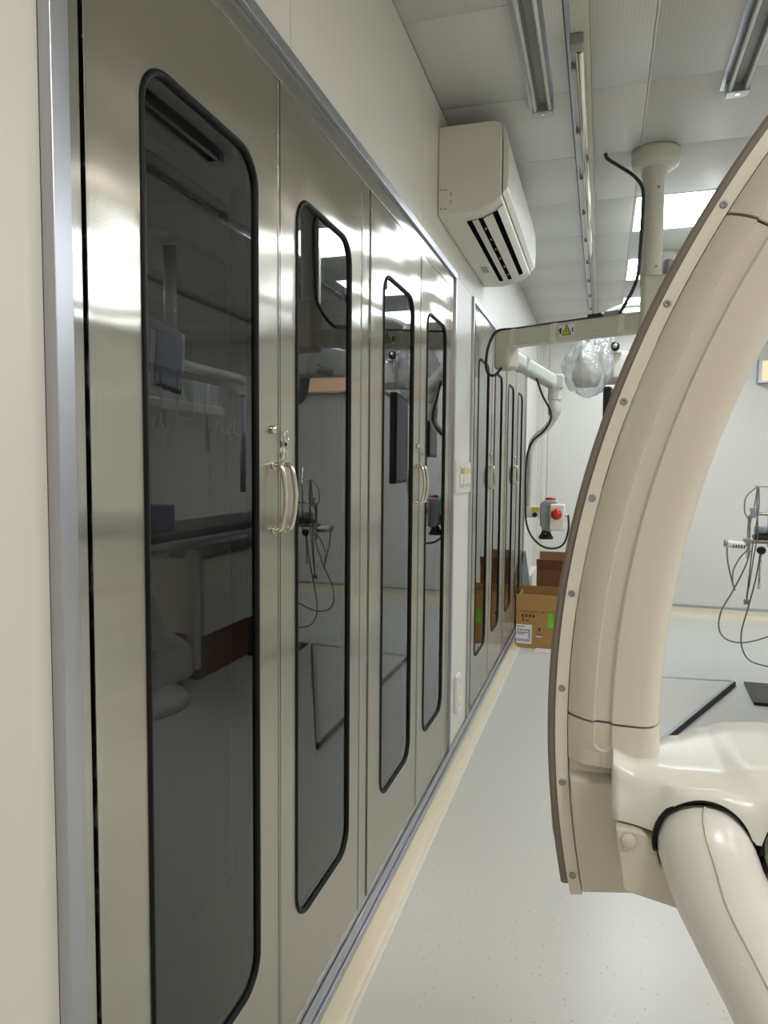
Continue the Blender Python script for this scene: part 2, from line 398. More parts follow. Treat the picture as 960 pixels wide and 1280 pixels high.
lab = {0: 'lit square ceiling panel beside the ceiling boom pole', 1: 'lit square ceiling panel just beyond the one beside the boom pole', 2: 'lit square ceiling panel nearest the far wall over the boom'}
for i, (xa, xb, ya, yb) in enumerate(troff):
    near = xa < .8 and ya > 3
    side = ya > 3
    side_l = 'lit ceiling panel to the right of view, ' + ('nearest' if ya < 3.5 else 'middle' if ya < 4.5 else 'furthest') + ' of the three in a diagonal'
    L_ = lab[sorted([t[2] for t in troff if t[0] < .8 and t[2] > 3]).index(ya)] if near else side_l if side else 'lit ceiling panel behind the viewpoint, ' + ({5: 'second row from the near wall', 2: 'added unseen in mid room to brighten it', 7: 'ahead of the others by the right wall', 3: 'nearest the cabinets', 6: 'in the corner by the near wall'}[5 if ya > 0 and ya < 1 else (2 if xa < 3 else 7) if ya > 1 else (3 if xa < 2 else 6)])
    t = thing('ceiling_light', L_, 'ceiling light', (xa, ya, CEIL), 'lit ceiling panels')
    f = MB(); e = .008
    f.box((xa, ya, CEIL-.002), (xa+e, yb, CEIL+.011)); f.box((xb-e, ya, CEIL-.002), (xb, yb, CEIL+.011))
    f.box((xa+e, ya, CEIL-.002), (xb-e, ya+e, CEIL+.011)); f.box((xa+e, yb-e, CEIL-.002), (xb-e, yb, CEIL+.011))
    f.build('light_frame', ACW, t)
    MB().box((xa+e, ya+e, CEIL+.002), (xb-e, yb-e, CEIL+.006)).build('diffuser', LIT if ya > 3 else LITW, t)

# ================================================================== CABINETS
def rrect(y0, y1, z0, z1, r, n=7):
    pts = []
    for cy, cz, a0 in ((y1-r, z1-r, 0), (y0+r, z1-r, 90), (y0+r, z0+r, 180), (y1-r, z0+r, 270)):
        for k in range(n+1):
            a = R(a0+90*k/n); pts.append((cy+r*cos(a), cz+r*sin(a)))
    return pts
def make_door(parent, y0, y1, wy0, wy1, hinge_first, z0=.172, z1=2.155, wz0=.402, wz1=1.972, xf=.004):
    T = .022; rr = .062
    inn = rrect(wy0, wy1, wz0, wz1, rr)
    n = len(inn)
    # outer loop matched point for point
    out = []
    cy, cz = (wy0+wy1)/2, (wz0+wz1)/2
    for k, (py, pz) in enumerate(inn):
        q = k//(n//4); m = k % (n//4)
        corner = ((y1, z1), (y0, z1), (y0, z0), (y1, z0))[q]
        frac = m/(n//4-1)
        # first half of arc follows one edge, second half the other
        if q == 0: p = (y1, pz if frac < .5 else z1) if frac < .5 else (py, z1)
        elif q == 1: p = (py, z1) if frac < .5 else (y0, pz)
        elif q == 2: p = (y0, pz) if frac < .5 else (py, z0)
        else: p = (py, z0) if frac < .5 else (y1, pz)
        out.append(p)
    m = MB()
    ringF_o = [(xf, p[0], p[1]) for p in out]; ringF_i = [(xf, p[0], p[1]) for p in inn]
    ringB_i = [(xf-T, p[0], p[1]) for p in inn]; ringB_o = [(xf-T, p[0], p[1]) for p in out]
    m.rings([ringF_o, ringF_i, ringB_i, ringB_o], smooth=False, loop=True)
    # square corners
    for (yc, zc), (a, b) in zip(((y1, z1), (y0, z1), (y0, z0), (y1, z0)), [(n//8-1, n//8), (n//4+n//8-1, n//4+n//8), (n//2+n//8-1, n//2+n//8), (3*n//4+n//8-1, 3*n//4+n//8)]):
        pa, pb = out[a], out[b]
        m.add([(xf, *pa), (xf, yc, zc), (xf, *pb), (xf-T, *pa), (xf-T, yc, zc), (xf-T, *pb)], [(0, 1, 2), (3, 5, 4), (0, 3, 4, 1), (1, 4, 5, 2)])
    d = m.build('door', STEEL, parent)
    # raised return edge (thin bright lip round the leaf)
    e = MB(); w_ = .004
    for a, b in (((y0, z0), (y0+w_, z1)), ((y1-w_, z0), (y1, z1)), ((y0+w_, z1-w_), (y1-w_, z1)), ((y0+w_, z0), (y1-w_, z0+w_))):
        e.box((xf, a[0], a[1]), (xf+.0018, b[0], b[1]))
    e.build('door_edge', FRAME, d)
    # gasket ring
    wid = .0072
    o_ = rrect(wy0-wid*.5, wy1+wid*.5, wz0-wid*.5, wz1+wid*.5, rr+wid*.5); i_ = rrect(wy0+wid, wy1-wid, wz0+wid, wz1-wid, rr-wid)
    md = rrect(wy0+wid*.25, wy1-wid*.25, wz0+wid*.25, wz1-wid*.25, rr-wid*.25)
    k = MB(); k.rings([[(xf+.0005, *p) for p in o_], [(xf+.004, *p) for p in rrect(wy0-wid*.2, wy1+wid*.2, wz0-wid*.2, wz1+wid*.2, rr+wid*.2)], [(xf+.0045, *p) for p in md],
                      [(xf+.002, *p) for p in i_], [(xf-.012, *p) for p in i_], [(xf-.012, *p) for p in inn]], loop=True)
    k.build('window_gasket', RUBBER, d)
    pn = MB(); pts = rrect(wy0+.003, wy1-.003, wz0+.003, wz1-.003, rr-.003)
    nn = len(pts); xg = xf-.003
    pn.add([(xg, *p) for p in pts]+[(xg-.005, *p) for p in pts], [tuple(range(nn))]+[tuple(range(nn, 2*nn))[::-1]]+[(i, (i+1) % nn, nn+(i+1) % nn, nn+i) for i in range(nn)], False, 1)
    pn.mi[0] = 0
    pn.build('glass_pane', [GLASSF, GLASSB], d)
    # bow handle on the meeting side
    hy = y1-.026 if hinge_first else y0+.018
    zc = 1.349; H = .064
    pth = [(xf, hy, zc+H), (xf+.022, hy, zc+H)] 
    pth = spline([(xf, hy, zc+H), (xf+.012, hy, zc+H), (xf+.019, hy, zc+H*.86), (xf+.025, hy, zc+H*.4), (xf+.027, hy, zc), (xf+.025, hy, zc-H*.4), (xf+.019, hy, zc-H*.86), (xf+.012, hy, zc-H), (xf, hy, zc-H)], 5)
    hh = MB().tube(pth, .0051, 12)
    hh.cyl((xf, hy, zc+H), (xf+.004, hy, zc+H), .009); hh.cyl((xf, hy, zc-H), (xf+.004, hy, zc-H), .009)
    hh.build('handle', CHROME, d)
    # small round lock
    ly = hy-.006 if hinge_first else hy+.004
    if hinge_first:
        MB().lathe((xf, ly, 1.482), [(.0085, 0), (.0085, .006), (.006, .009), (.002, .0095)], 18, 'x').build('lock', CHROME, d)
        k2 = MB().box((xf+.009, ly-.001, 1.477), (xf+.026, ly+.001, 1.487)) 
    return d, hy
def key_ring(parent, y, z):
    m = MB(); m.tube([(.012, y+.011*cos(a), z-.012+.011*sin(a)) for a in [2*pi*k/14 for k in range(14)]], .0012, 6, loop=True)
    for a in (-.3, .25):
        c = Vector((.010, y+.01*a, z-.040)); d = Vector((0, sin(a), -cos(a)))
        m.obox(c, (.030, .006, .0015), d, (0, 1, 0)); m.obox(c-d*.014, (.010, .012, .002), d, (0, 1, 0))
    return m.build('key_ring', CHROME, parent)
def make_cabinet(label, ya, yb, d1, d2, w1, w2, hooks=0):
    t = thing('steel_cabinet', label, 'cabinet', (0, (ya+yb)/2, .15), 'recessed stainless steel cabinets')
    D = -.395
    c = MB()
    c.box((D-.02, ya+.012, .175), (D, yb-.012, 2.19)); c.box((D, ya+.012, .175), (-.035, ya+.03, 2.19)); c.box((D, yb-.03, .175), (-.035, yb-.012, 2.19))
    c.box((D, ya+.03, .175), (-.035, yb-.03, .195)); c.box((D, ya+.03, 2.17), (-.035, yb-.03, 2.19))
    c.build('carcass', DARKMETAL, t)
    # bright corner seams inside
    s = MB(); s.box((D, yb-.034, .195), (D+.004, yb-.03, 2.17)); s.box((D, ya+.03, .195), (D+.004, yb-.034, .199)); s.box((D, ya+.03, .195), (D+.004, ya+.034, 2.17)); s.build('corner_seam', ALU, t)
    f = MB(); X0, X1 = -.05, .002
    f.box((X0, ya, .15), (X1, yb, d1[2] if False else .168)); f.box((X0, ya, 2.159), (X1, yb, 2.206))
    f.box((X0, ya, .168), (X1, d1[0]-.004, 2.159)); f.box((X0, d2[1]+.004, .168), (X1, yb, 2.159))
    f.build('frame', FRAME, t, bevel=.0015)
    r = MB(); r.box((-.03, d1[1]-.02, .168), (-.020, d2[0]+.02, 2.159)); r.build('centre_post', BLACK, t)
    A, hy1 = make_door(t, d1[0], d1[1]-.0015, w1[0], w1[1], True)
    B_, hy2 = make_door(t, d2[0]+.0015, d2[1], w2[0], w2[1], False)
    key_ring(B_, hy2-.004, 1.482)
    if hooks:
        MB().box((-.20, ya+.03, 1.585), (-.19, yb-.03, 1.60)).build('hook_rail', CHROME, t)
        for k in range(hooks):
            y = ya+.08+(yb-ya-.16)*k/(hooks-1)
            hk = MB().tube(spline([(-.195, y, 1.585), (-.195, y, 1.50), (-.192, y+.004, 1.485), (-.186, y+.010, 1.482), (-.182, y+.014, 1.49), (-.180, y+.016, 1.502)], 3), .0018, 6)
            hk.build('hook', CHROME, t)
    return t
make_cabinet('tall brushed steel cabinet nearest the viewer, two tinted glass doors', .704, 1.823, (.741, 1.287), (1.287, 1.787), (.853, 1.192), (1.368, 1.697), 18)
make_cabinet('tall steel cabinet second from the viewer, below the air conditioner', 1.823, 2.99, (1.860, 2.418), (2.418, 2.925), (1.980, 2.318), (2.512, 2.832))
make_cabinet('tall steel cabinet just beyond the wall switches', 3.452, 4.72, (3.525, 4.105), (4.105, 4.69), (3.63, 3.975), (4.215, 4.53))
make_cabinet('tall steel cabinet furthest down the wall, beside the cardboard box', 4.72, 5.975, (4.755, 5.27), (5.27, 5.86), (4.83, 5.144), (5.40, 5.72))

# ================================================================== WALL FITTINGS
t = thing('switch_panel', 'white three-gang wall switch plate with green and yellow labels between cabinets', 'switch', (.003, 3.23, 1.36))
MB().box((0, 3.06, 1.287), (.010, 3.418, 1.432)).build('back_plate', ACW, t, bevel=.003)
for i, (y, mt) in enumerate(((3.17, GREENLBL), (3.265, YELLOW), (3.35, YELLOW))):
    MB().box((.010, y-.034, 1.31), (.0145, y+.034, 1.415)).build('rocker', WALL, t, bevel=.003)
    MB().box((.0145, y-.02, 1.378), (.0152, y+.02, 1.404)).build('switch_label', mt, t)
    MB().box((.0145, y-.006, 1.318), (.0152, y+.006, 1.33)).build('indicator', INK, t)
t = thing('socket_strip', 'narrow white power socket strip low on the wall between cabinets', 'socket', (.0, 3.2, .36))
MB().box((0, 3.13, .275), (.02, 3.215, .45)).build('socket_housing', WHITEP, t, bevel=.005)
for k in range(3):
    MB().box((.02, 3.148, .297+.05*k), (.0215, 3.197, .33+.05*k)).build('outlet', ACW, t)

# air conditioner
t = thing('air_conditioner', 'white wall-mounted split air conditioner above the steel cabinets', 'air conditioner', (.0, 3.215, 2.36))
ya, yb = 2.665, 3.775
prof = [(.001, 2.355), (.09, 2.352), (.16, 2.362), (.215, 2.385), (.240, 2.405), (.240, 2.66), (.225, 2.674), (.20, 2.680), (.001, 2.680)]
MB().prism(prof, 'y', ya, yb).build('housing', ACW, t, bevel=.006, bseg=3)
fp = [(.243, 2.412), (.262, 2.435), (.266, 2.52), (.262, 2.60), (.250, 2.645), (.238, 2.672), (.243, 2.60)]
MB().prism(fp, 'y', ya+.004, yb-.004).build('front_panel', ACW, t, bevel=.004, bseg=3)
# louvre in the lower face
def low(x): # lower face height at x
    for (x0, z0), (x1, z1) in zip(prof, prof[1:5]):
        if x0 <= x <= x1: return z0+(z1-z0)*(x-x0)/(x1-x0)
    return 2.40
def strip(xa, xb, y0, y1, dz, th=.002, nm='louvre', mt=BLACK, bev=0):
    p = [(xa, low(xa)-dz), (xb, low(xb)-dz), (xb, low(xb)-dz-th), (xa, low(xa)-dz-th)]
    return MB().prism(p, 'y', y0, y1).build(nm, mt, t, bevel=bev)
rc = MB(); xk = [.098, .16, .215, .238]
rc.prism([(q, low(q)-.0004) for q in xk]+[(q, low(q)-.0016) for q in xk[::-1]], 'y', 2.745, 3.66); rc.build('slot_shade_slab', VOIDB, t)  # black slab on the solid face stands in for shade inside the slots
strip(.120, .143, 2.742, 3.662, .003, .004, 'vane', ACW, .001)
strip(.163, .197, 2.742, 3.662, .004, .005, 'vane', ACW, .001)
strip(.218, .240, 2.73, 3.67, .004, .006, 'lip', WHITEP, .001)
for k in range(6): MB().box((.15, 2.85+.14*k, low(.155)-.006), (.156, 2.87+.14*k, low(.155)-.001)).build('vane_pin', GREYDEV, t)
k = MB()
for z0, z1 in ((2.395, 2.41), (2.425, 2.44)): k.box((.050, ya-.001, z0), (.052, ya, z1))
for x0 in (.010, .026): k.box((x0, ya-.001, 2.448), (x0+.010, ya, 2.450)); k.box((x0, ya-.001, 2.378), (x0+.010, ya, 2.380))
k.build('knockout_mark', INK, t)['kind'] = 'stuff'
MB().box((.045, 3.38, 2.3510), (.075, 3.48, 2.3535)).build('rating_label', TANLBL, t)

# ================================================================== CEILING FITTINGS
def batten(label, xc, y0, y1):
    t = thing('fluorescent_batten', label, 'ceiling light', (xc, y0, CEIL), 'unlit fluorescent battens')
    MB().box((xc-.05, y0, CEIL-.004), (xc+.045, y1+.02, CEIL)).build('base_plate', ALU, t)
    m = MB(); m.prism([(xc-.024, CEIL-.004), (xc-.030, CEIL-.03), (xc-.022, CEIL-.034), (xc-.008, CEIL-.012), (xc+.016, CEIL-.012), (xc+.026, CEIL-.034), (xc+.034, CEIL-.03), (xc+.03, CEIL-.004)], 'y', y0, y1-.04)
    m.build('tray', DARKMETAL, t)
    for dx in (-.024, .028): MB().cyl((xc+dx, y0, CEIL-.034), (xc+dx, y1-.045, CEIL-.034), .0075, 12).build('fluorescent_tube', TUBEW, t)
    e = MB().box((xc-.036, y1-.045, CEIL-.045), (xc+.04, y1, CEIL-.004)).build('end_cap', ALU, t, bevel=.003)
    MB().lathe((xc+.002, y1-.03, CEIL-.047), [(.009, 0), (.009, .003)], 12).build('screw', CHROME, e)
batten('unlit fluorescent batten on the ceiling above the cabinets, nearest the wall', .372, 1.35, 2.79)
batten('unlit fluorescent batten on the ceiling at the upper right corner', 1.035, 1.5, 2.83)
def ceiling_track(label, xc, y0, y1):
    t = thing('ceiling_track', label, 'rail', (xc, y0, CEIL), None)
    MB().box((xc-.018, y0+.05, CEIL-.022), (xc-.008, y1, CEIL-.010)).build('side_rail', ALU, t, bevel=.001)
    MB().cyl((xc+.006, y0+.06, CEIL-.030), (xc+.006, y1, CEIL-.030), .014, 14).build('round_rail', CHROME, t)
    MB().box((xc-.022, y0, CEIL-.045), (xc+.020, y0+.05, CEIL-.010)).build('end_stop', DARKMETAL, t, bevel=.004)
    for k in range(9):
        yy = y0+.16+(y1-y0-.3)*k/8
        MB().box((xc-.024, yy, CEIL-.034), (xc-.008, yy+.018, CEIL-.010)).build('clip', DARKMETAL, t)
    return t
ceiling_track('slim shiny ceiling track running along the room past the boom pole', .510, 2.34, 6.4)
ceiling_track('white ceiling track further right, seen reflected in the nearest cabinet', 1.39, 1.6, 6.4)
ceiling_track('ceiling track furthest right, seen reflected in the nearest cabinet', 2.56, 2.2, 6.1)

# ------------------------------------------------------------------ ceiling boom with injector head
t = thing('ceiling_boom', 'pale jointed ceiling boom arm on a round mount with a warning label', 'boom', (.805, 3.31, CEIL))
px_, py_ = .800, 3.312
MB().lathe((px_+.004, py_, CEIL), [(.096, 0), (.098, -.012), (.098, -.045), (.094, -.062), (.080, -.072), (.05, -.076)], 40).build('ceiling_mount', BOOM, t)
MB().lathe((px_, py_, 0), [(.05, 2.70), (.052, 2.665), (.046, 2.65), (.045, 2.2)], 32).build('pole', BOOM, t, flat_angle=50)
MB().box((.762, 3.25, 1.985), (.98, 3.40, 2.235)).build('bearing_housing', BOOM, t, bevel=.02, bseg=3)
MB().lathe((.872, 3.33, 0), [(.023, 2.22), (.023, 2.305), (.02, 2.31)], 24).build('stub_post', GREYDEV, t)
for z in (2.60, 2.27): MB().lathe((px_+.018, py_-.043, z), [(.006, 0), (.006, -.003)], 10, 'y').build('screw', DARKMETAL, t)
# main arm slopes gently from the housing to the elbow by the wall
a = Vector((.80, 3.30, 2.045)); b = Vector((.135, 3.72, 2.068))
MB().obox((a+b)/2, ((b-a).length, .085, .085), b-a, (0, 0, 1)).build('arm', BOOM, t, bevel=.016, bseg=3)
dd = (b-a).normalized(); nn = Vector((dd.y, -dd.x, 0)); nn = nn if nn.y < 0 else -nn
MB().obox(b+Vector((-.005, .01, -.055)), (.10, .20, .105), (1, -.5, 0), (0, 0, 1)).build('elbow', BOOM, t, bevel=.022, bseg=3)
for f_ in (.08, .40, .86):
    p = b+(a-b)*f_; MB().obox(p, (.05, .089, .089), dd, (0, 0, 1)).build('tape_band', ACW, t, bevel=.014, bseg=2)
lc = b+(a-b)*.50+nn*.0435
lbl = MB().obox(lc, (.085, .052, .001), dd, (0, 0, 1)).build('warning_label', LABELW, t)
tri = MB(); z_ = Vector((0, 0, 1)); cc = lc+nn*.001
tri.add([cc-dd*.022-z_*.019, cc+dd*.022-z_*.019, cc+z_*.021], [(0, 1, 2)]); tri.build('warning_triangle', YELLOW, lbl)
k = MB(); c2 = cc+nn*.0006
ring = [cc-dd*.024-z_*.021, cc+dd*.024-z_*.021, cc+z_*.025]
k.tube([ring[0], ring[1]], .0022, 5); k.tube([ring[1], ring[2]], .0022, 5); k.tube([ring[2], ring[0]], .0022, 5)
k.obox(c2+z_*.000, (.004, .018, .0008), dd, z_); k.obox(c2-dd*.034, (.006, .022, .0008), dd, z_); k.obox(c2+dd*.033, (.010, .028, .0008), dd, z_); k.obox(c2+dd*.036+z_*.004, (.018, .006, .0008), dd, z_)
k.build('warning_print', INK, lbl)
# second arm down to the swivel
a2 = Vector((.145, 3.76, 1.985)); b2 = Vector((.350, 4.10, 1.885))
MB().obox((a2+b2)/2, ((b2-a2).length+.03, .072, .072), b2-a2, (0, 0, 1)).build('forearm', BOOMW, t, bevel=.018, bseg=3)
MB().obox(a2+(b2-a2)*.28, (.035, .085, .085), b2-a2, (0, 0, 1)).build('joint_collar', BOOMW, t, bevel=.016, bseg=2)
MB().obox(b2+Vector((.012, .01, .004)), (.075, .085, .10), (1, .3, 0), (0, 0, 1)).build('wrist_block', BOOMW, t, bevel=.016, bseg=3)
MB().lathe((.356, 4.105, 0), [(.030, 1.855), (.038, 1.845), (.038, 1.79), (.030, 1.785), (.030, 1.775), (.035, 1.77), (.035, 1.71), (.024, 1.70), (.022, 1.68)], 28).build('swivel', BOOMW, t, flat_angle=50)
stem = spline([(.356, 4.105, 1.71), (.348, 4.105, 1.68), (.315, 4.105, 1.63), (.262, 4.105, 1.585), (.238, 4.105, 1.545), (.232, 4.105, 1.50), (.232, 4.105, 1.40), (.231, 4.105, 1.26), (.230, 4.105, 1.165)], 6)
MB().tube(stem, .019, 16).build('drop_tube', BOOMW, t)
# the head hung from the drop tube
t = thing('injector_head', 'white box with red dome knob hanging at the end of the boom', 'medical device', (.32, 4.12, 1.10))
MB().box((.205, 4.08, 1.122), (.305, 4.13, 1.185)).build('bracket', BOOMW, t, bevel=.004)
MB().box((.245, 4.079, 1.157), (.285, 4.08, 1.182)).build('bracket_label', YELLOW, t)
MB().lathe((.264, 4.08, 1.14), [(.014, 0), (.014, -.012), (.010, -.016)], 16, 'y').build('black_knob', BLACK, t)
MB().prism([(.292, 1.08), (.292, 1.205), (.318, 1.225), (.385, 1.222), (.385, 1.06), (.35, 1.045), (.315, 1.05)], 'y', 4.07, 4.21).build('body', GREYDEV, t, bevel=.012, bseg=3)
MB().box((.348, 4.035, 1.055), (.432, 4.10, 1.205)).build('control_box', WHITEP, t, bevel=.012, bseg=3)
MB().lathe((.386, 4.036, 1.148), [(.031, 0), (.031, -.006), (.028, -.02), (.018, -.031), (.004, -.035)], 24, 'y').build('red_dome', REDP, t)
MB().lathe((.345, 4.14, 1.222), [(.03, 0), (.03, .012), (.02, .016)], 20).build('top_button', REDP, t)
k = MB()
for i in range(6):
    a = i*pi/3; k.cyl((.325+.03*cos(a), 4.12+.03*sin(a), 1.01), (.325+.012*cos(a), 4.12+.012*sin(a), 1.052), .008, 8)
k.lathe((.325, 4.12, 1.0), [(.040, 0), (.043, .006), (.040, .016), (.02, .018)], 24)
k.build('clamp_wheel', BLACK, t)
MB().cyl((.325, 4.12, 1.0), (.325, 4.12, 1.06), .012, 12).build('clamp_stem', CHROME, t)
MB().cyl((.432, 4.06, 1.14), (.446, 4.06, 1.145), .009, 12).build('cable_gland', CHROME, t)
# cables of the boom
def cable(name, label, pts, r, mt, n=8, cat='cable'):
    o = MB().tube(spline(pts, n), r, 8).build(name, mt); tag(o, label, cat); return o
up_ = Vector((0, 0, .047))
arm_top = lambda f_: b+(a-b)*f_+Vector((0, -.0, .05))
a = Vector((.80, 3.30, 2.045))
cable('power_cable', 'black cable from the ceiling down the boom pole and along the arm top',
      [(.600, 3.277, CEIL+.01), (.605, 3.275, 2.745), (.66, 3.268, 2.70), (.715, 3.262, 2.655), (.752, 3.258, 2.60), (.757, 3.258, 2.52), (.752, 3.258, 2.35), (.742, 3.26, 2.22), (.70, 3.30, 2.13), tuple(arm_top(.80)), tuple(arm_top(.66)), tuple(arm_top(.45)), tuple(arm_top(.25)), tuple(arm_top(.06)),
       (.085, 3.70, 2.11), (.045, 3.70, 2.05), (.030, 3.70, 1.96), (.04, 3.70, 1.90), (.075, 3.70, 1.885), (.12, 3.69, 1.93)], .0075, BLACKCAB)
t = thing('cable_connector', 'dark inline plug joining cables on the boom arm top', 'connector', tuple(arm_top(.72)))
MB().obox(arm_top(.66)+Vector((0, 0, .004)), (.075, .026, .028), dd, (0, 0, 1)).build('plug', BLACK, t, bevel=.005)
MB().obox(arm_top(.775)+Vector((0, 0, .004)), (.08, .030, .034), dd, (0, 0, 1)).build('socket_body', GREYDEV, t, bevel=.007)
cable('control_cable', 'grey cable looping from the boom forearm down to the hanging box',
      [(.265, 3.93, 1.905), (.275, 3.96, 1.87), (.30, 4.0, 1.80), (.335, 4.06, 1.73), (.338, 4.07, 1.67), (.30, 4.075, 1.61), (.245, 4.078, 1.56), (.214, 4.080, 1.48), (.208, 4.080, 1.36), (.210, 4.075, 1.22),
       (.218, 4.06, 1.10), (.25, 4.05, 1.02), (.31, 4.05, .965), (.38, 4.05, .955), (.43, 4.055, .985), (.452, 4.06, 1.06), (.450, 4.06, 1.13), (.444, 4.06, 1.145)], .0062, BLACKCAB)

# ------------------------------------------------------------------ second boom, lamp head, monitors (beyond the gantry)
t = thing('monitor_boom', 'pale ceiling column with arms carrying the monitors behind the gantry', 'boom', (.98, 4.9, CEIL))
MB().lathe((.98, 4.9, 0), [(.10, CEIL), (.10, CEIL-.08), (.04, CEIL-.10), (.04, 1.95)], 28).build('column', BOOM, t, flat_angle=50)
MB().obox((.83, 4.80, 2.02), (.34, .09, .09), (.3, .2, 0), (0, 0, 1)).build('arm', BOOMW, t, bevel=.02)
MB().obox((.72, 4.62, 1.965), (.05, .30, .05), (1, 0, 0), (-.12, .9, 0)).build('spring_arm', BOOMW, t, bevel=.01)
MB().tube([(.98, 4.99, 1.98), (.95, 5.3, 1.95), (.78, 5.58, 1.9), (.755, 5.60, 1.70)], .022, 12).build('rear_arm', BOOMW, t)
MB().cyl((.98, 4.99, 1.98), (.98, 4.935, 1.98), .03, 14).build('clamp', BOOMW, t)
def monitor(label, c, d, w_, h):
    t = thing('monitor', label, 'monitor', (c[0], c[1], c[2]-h/2)); d = Vector(d).normalized()
    n = Vector((-d.y, d.x, 0))
    MB().obox(c, (w_, .045, h), d, n).build('housing', BLACK, t, bevel=.012, bseg=3)
    MB().obox(Vector(c)+n*.0235, (w_-.04, .002, h-.05), d, n).build('screen', SCREEN, t)
    MB().obox(Vector(c)-n*.0235, (w_*.5, .02, h*.4), d, n).build('rear_cover', BLACK, t, bevel=.008)
    return t
monitor('black monitor seen edge-on below the plastic-wrapped lamp', (.668, 4.50, 1.585), (.06, .5, 0), .50, .58)
monitor('second black monitor behind the edge-on monitor, seen in the steel door reflection', (.715, 5.60, 1.66), (.05, .5, 0), .46, .36)
t = thing('surgical_lamp', 'white surgical lamp arm and head below the ceiling boom', 'lamp', (.64, 4.45, 1.8))
MB().lathe((.615, 4.6, 1.963), [(.035, 0), (.042, .006), (.042, .22), (.035, .23)], 24, 'x').build('arm_barrel', BOOMW, t)
MB().tube(spline([(.60, 4.42, 2.30), (.625, 4.43, 2.20), (.66, 4.44, 2.10), (.70, 4.45, 1.99)], 5), .022, 14).build('curved_arm', BOOMW, t)
MB().tube(spline([(.55, 4.5, 1.97), (.54, 4.44, 2.05), (.545, 4.42, 2.2), (.60, 4.42, 2.30), (.75, 4.42, 2.36), (.95, 4.44, 2.34)], 5), .016, 12).build('upper_tube', BOOMW, t)
MB().lathe((.52, 4.40, 2.02), [(.02, .13), (.04, .11), (.055, .05), (.085, -.04), (.085, -.09), (.06, -.13), (.02, -.135)], 28).build('lamp_head', ACW, t)
MB().lathe((.675, 4.38, 2.115), [(.026, 0), (.026, -.03), (.016, -.032)], 18, 'y').build('camera_eye', BLACK, t)
MB().lathe((.675, 4.345, 2.115), [(.014, 0), (.012, -.006), (.003, -.008)], 16, 'y').build('lens', CHROME, t)
MB().box((.66, 4.39, 1.93), (.76, 4.47, 2.09)).build('camera_body', WHITEP, t, bevel=.02, bseg=3)
MB().box((.64, 4.36, 2.078), (.715, 4.44, 2.090)).build('camera_shelf', BOOMW, t, bevel=.003)
MB().cyl((.66, 4.40, 2.13), (.63, 4.42, 2.28), .016, 12).build('camera_stalk', WHITEP, t)
# crumpled bag over the lamp head
bm = bmesh.new(); bmesh.ops.create_icosphere(bm, subdivisions=5, radius=1)
for v in bm.verts:
    p = v.co.copy(); nz = noise.noise(p*1.9)*.16+noise.noise(p*5)*.12+noise.noise(p*12)*.06
    ang = math.atan2(p.y, p.x); fold = .075*sin(7*ang+2.2*p.z+3*noise.noise(p*1.5))+.03*sin(17*ang)
    s = 1+nz+fold*(.45+.55*max(0, p.z+.6))*min(1, 4*math.hypot(p.x, p.y))
    x, y, z = p.x*s, p.y*s, p.z*(1+nz*.6)
    taper = 1.0-.42*max(0, z)**1.3
    v.co = Vector((.530+.150*x*taper+.045*max(0, z), 4.40+.145*y*taper, 2.045+.215*z))
me = bpy.data.meshes.new('plastic_bag'); bm.to_mesh(me); bm.free(); me.materials.append(BAG)
for p in me.polygons: p.use_smooth = True
o = bpy.data.objects.new('plastic_bag', me); col.objects.link(o); tag(o, 'crumpled clear plastic bag wrapped over the lamp head', 'plastic bag')
# boxy flat arm unit seen in the mirror
t = thing('detector_housing', 'grey-white boxy unit under the boom, seen mirrored in the second door', 'medical device', (1.05, 4.05, 1.95))
MB().prism([(3.76, 1.93), (3.80, 2.07), (3.90, 2.13), (4.42, 2.17), (4.42, 1.99), (4.2, 1.965), (3.85, 1.92)], 'x', 1.0, 1.30).build('housing', BOOMW, t, bevel=.02, bseg=3)
text_mesh('MAVIG', .085, INK, 'maker_name', t, (.999, 4.02, 1.975), (pi/2, 0, -pi/2))
MB().tube(spline([(1.1, 3.95, 1.95), (1.1, 3.92, 1.86), (1.1, 3.86, 1.80), (1.1, 3.78, 1.77), (1.1, 3.72, 1.70)], 5), .03, 12).build('bent_handle', GREYDEV, t)
MB().box((1.1, 4.1, 2.1), (1.2, 4.2, CEIL)).build('drop_column', BOOM, t, bevel=.01)

# ================================================================== C-ARM GANTRY
gC = Vector((1.54737, .72331, 1.16869)); YP = .72331
GA = thing('c_arm_gantry', 'large beige C-shaped imaging gantry standing at the right', 'medical gantry', (1.55, .9, 0))
def apt(r, a, y): return Vector((gC.x+r*cos(R(a)), y, gC.z+r*sin(R(a))))
def sweep(name, prof, a0, a1, mt, step=1.0, parent=GA, flat=32, bev=0):
    n = max(2, int(abs(a1-a0)/step)+1); rings = []
    for k in range(n):
        a = a0+(a1-a0)*k/(n-1)
        pr = prof(a) if callable(prof) else prof
        rings.append([apt(r, a, y) for r, y in pr])
    m = MB(); m.rings(rings); return m.build(name, mt, parent, flat_angle=flat)
A_END = 191.53; A_TOP = 22
sweep('rail_flange', [(.9535, YP), (.9655, YP), (.9655, YP+.012), (.9535, YP+.012)], A_TOP, A_END, FLANGE, .5)
sweep('rail_band', [(.955, YP+.003), (.9705, YP+.0030), (.9735, YP+.006), (.9735, YP+.17), (.955, YP+.17)], A_TOP, A_END-.6, TAUPE, .5)
MB().rings([[apt(.974, a_, YP+.05), apt(.981-.004*abs(a_-189)/3, a_, YP+.055), apt(.981-.004*abs(a_-189)/3, a_, YP+.15), apt(.974, a_, YP+.15)] for a_ in (186, 187, 188, 189, 190)]).build('end_buffer', ACW, GA)
scr = None
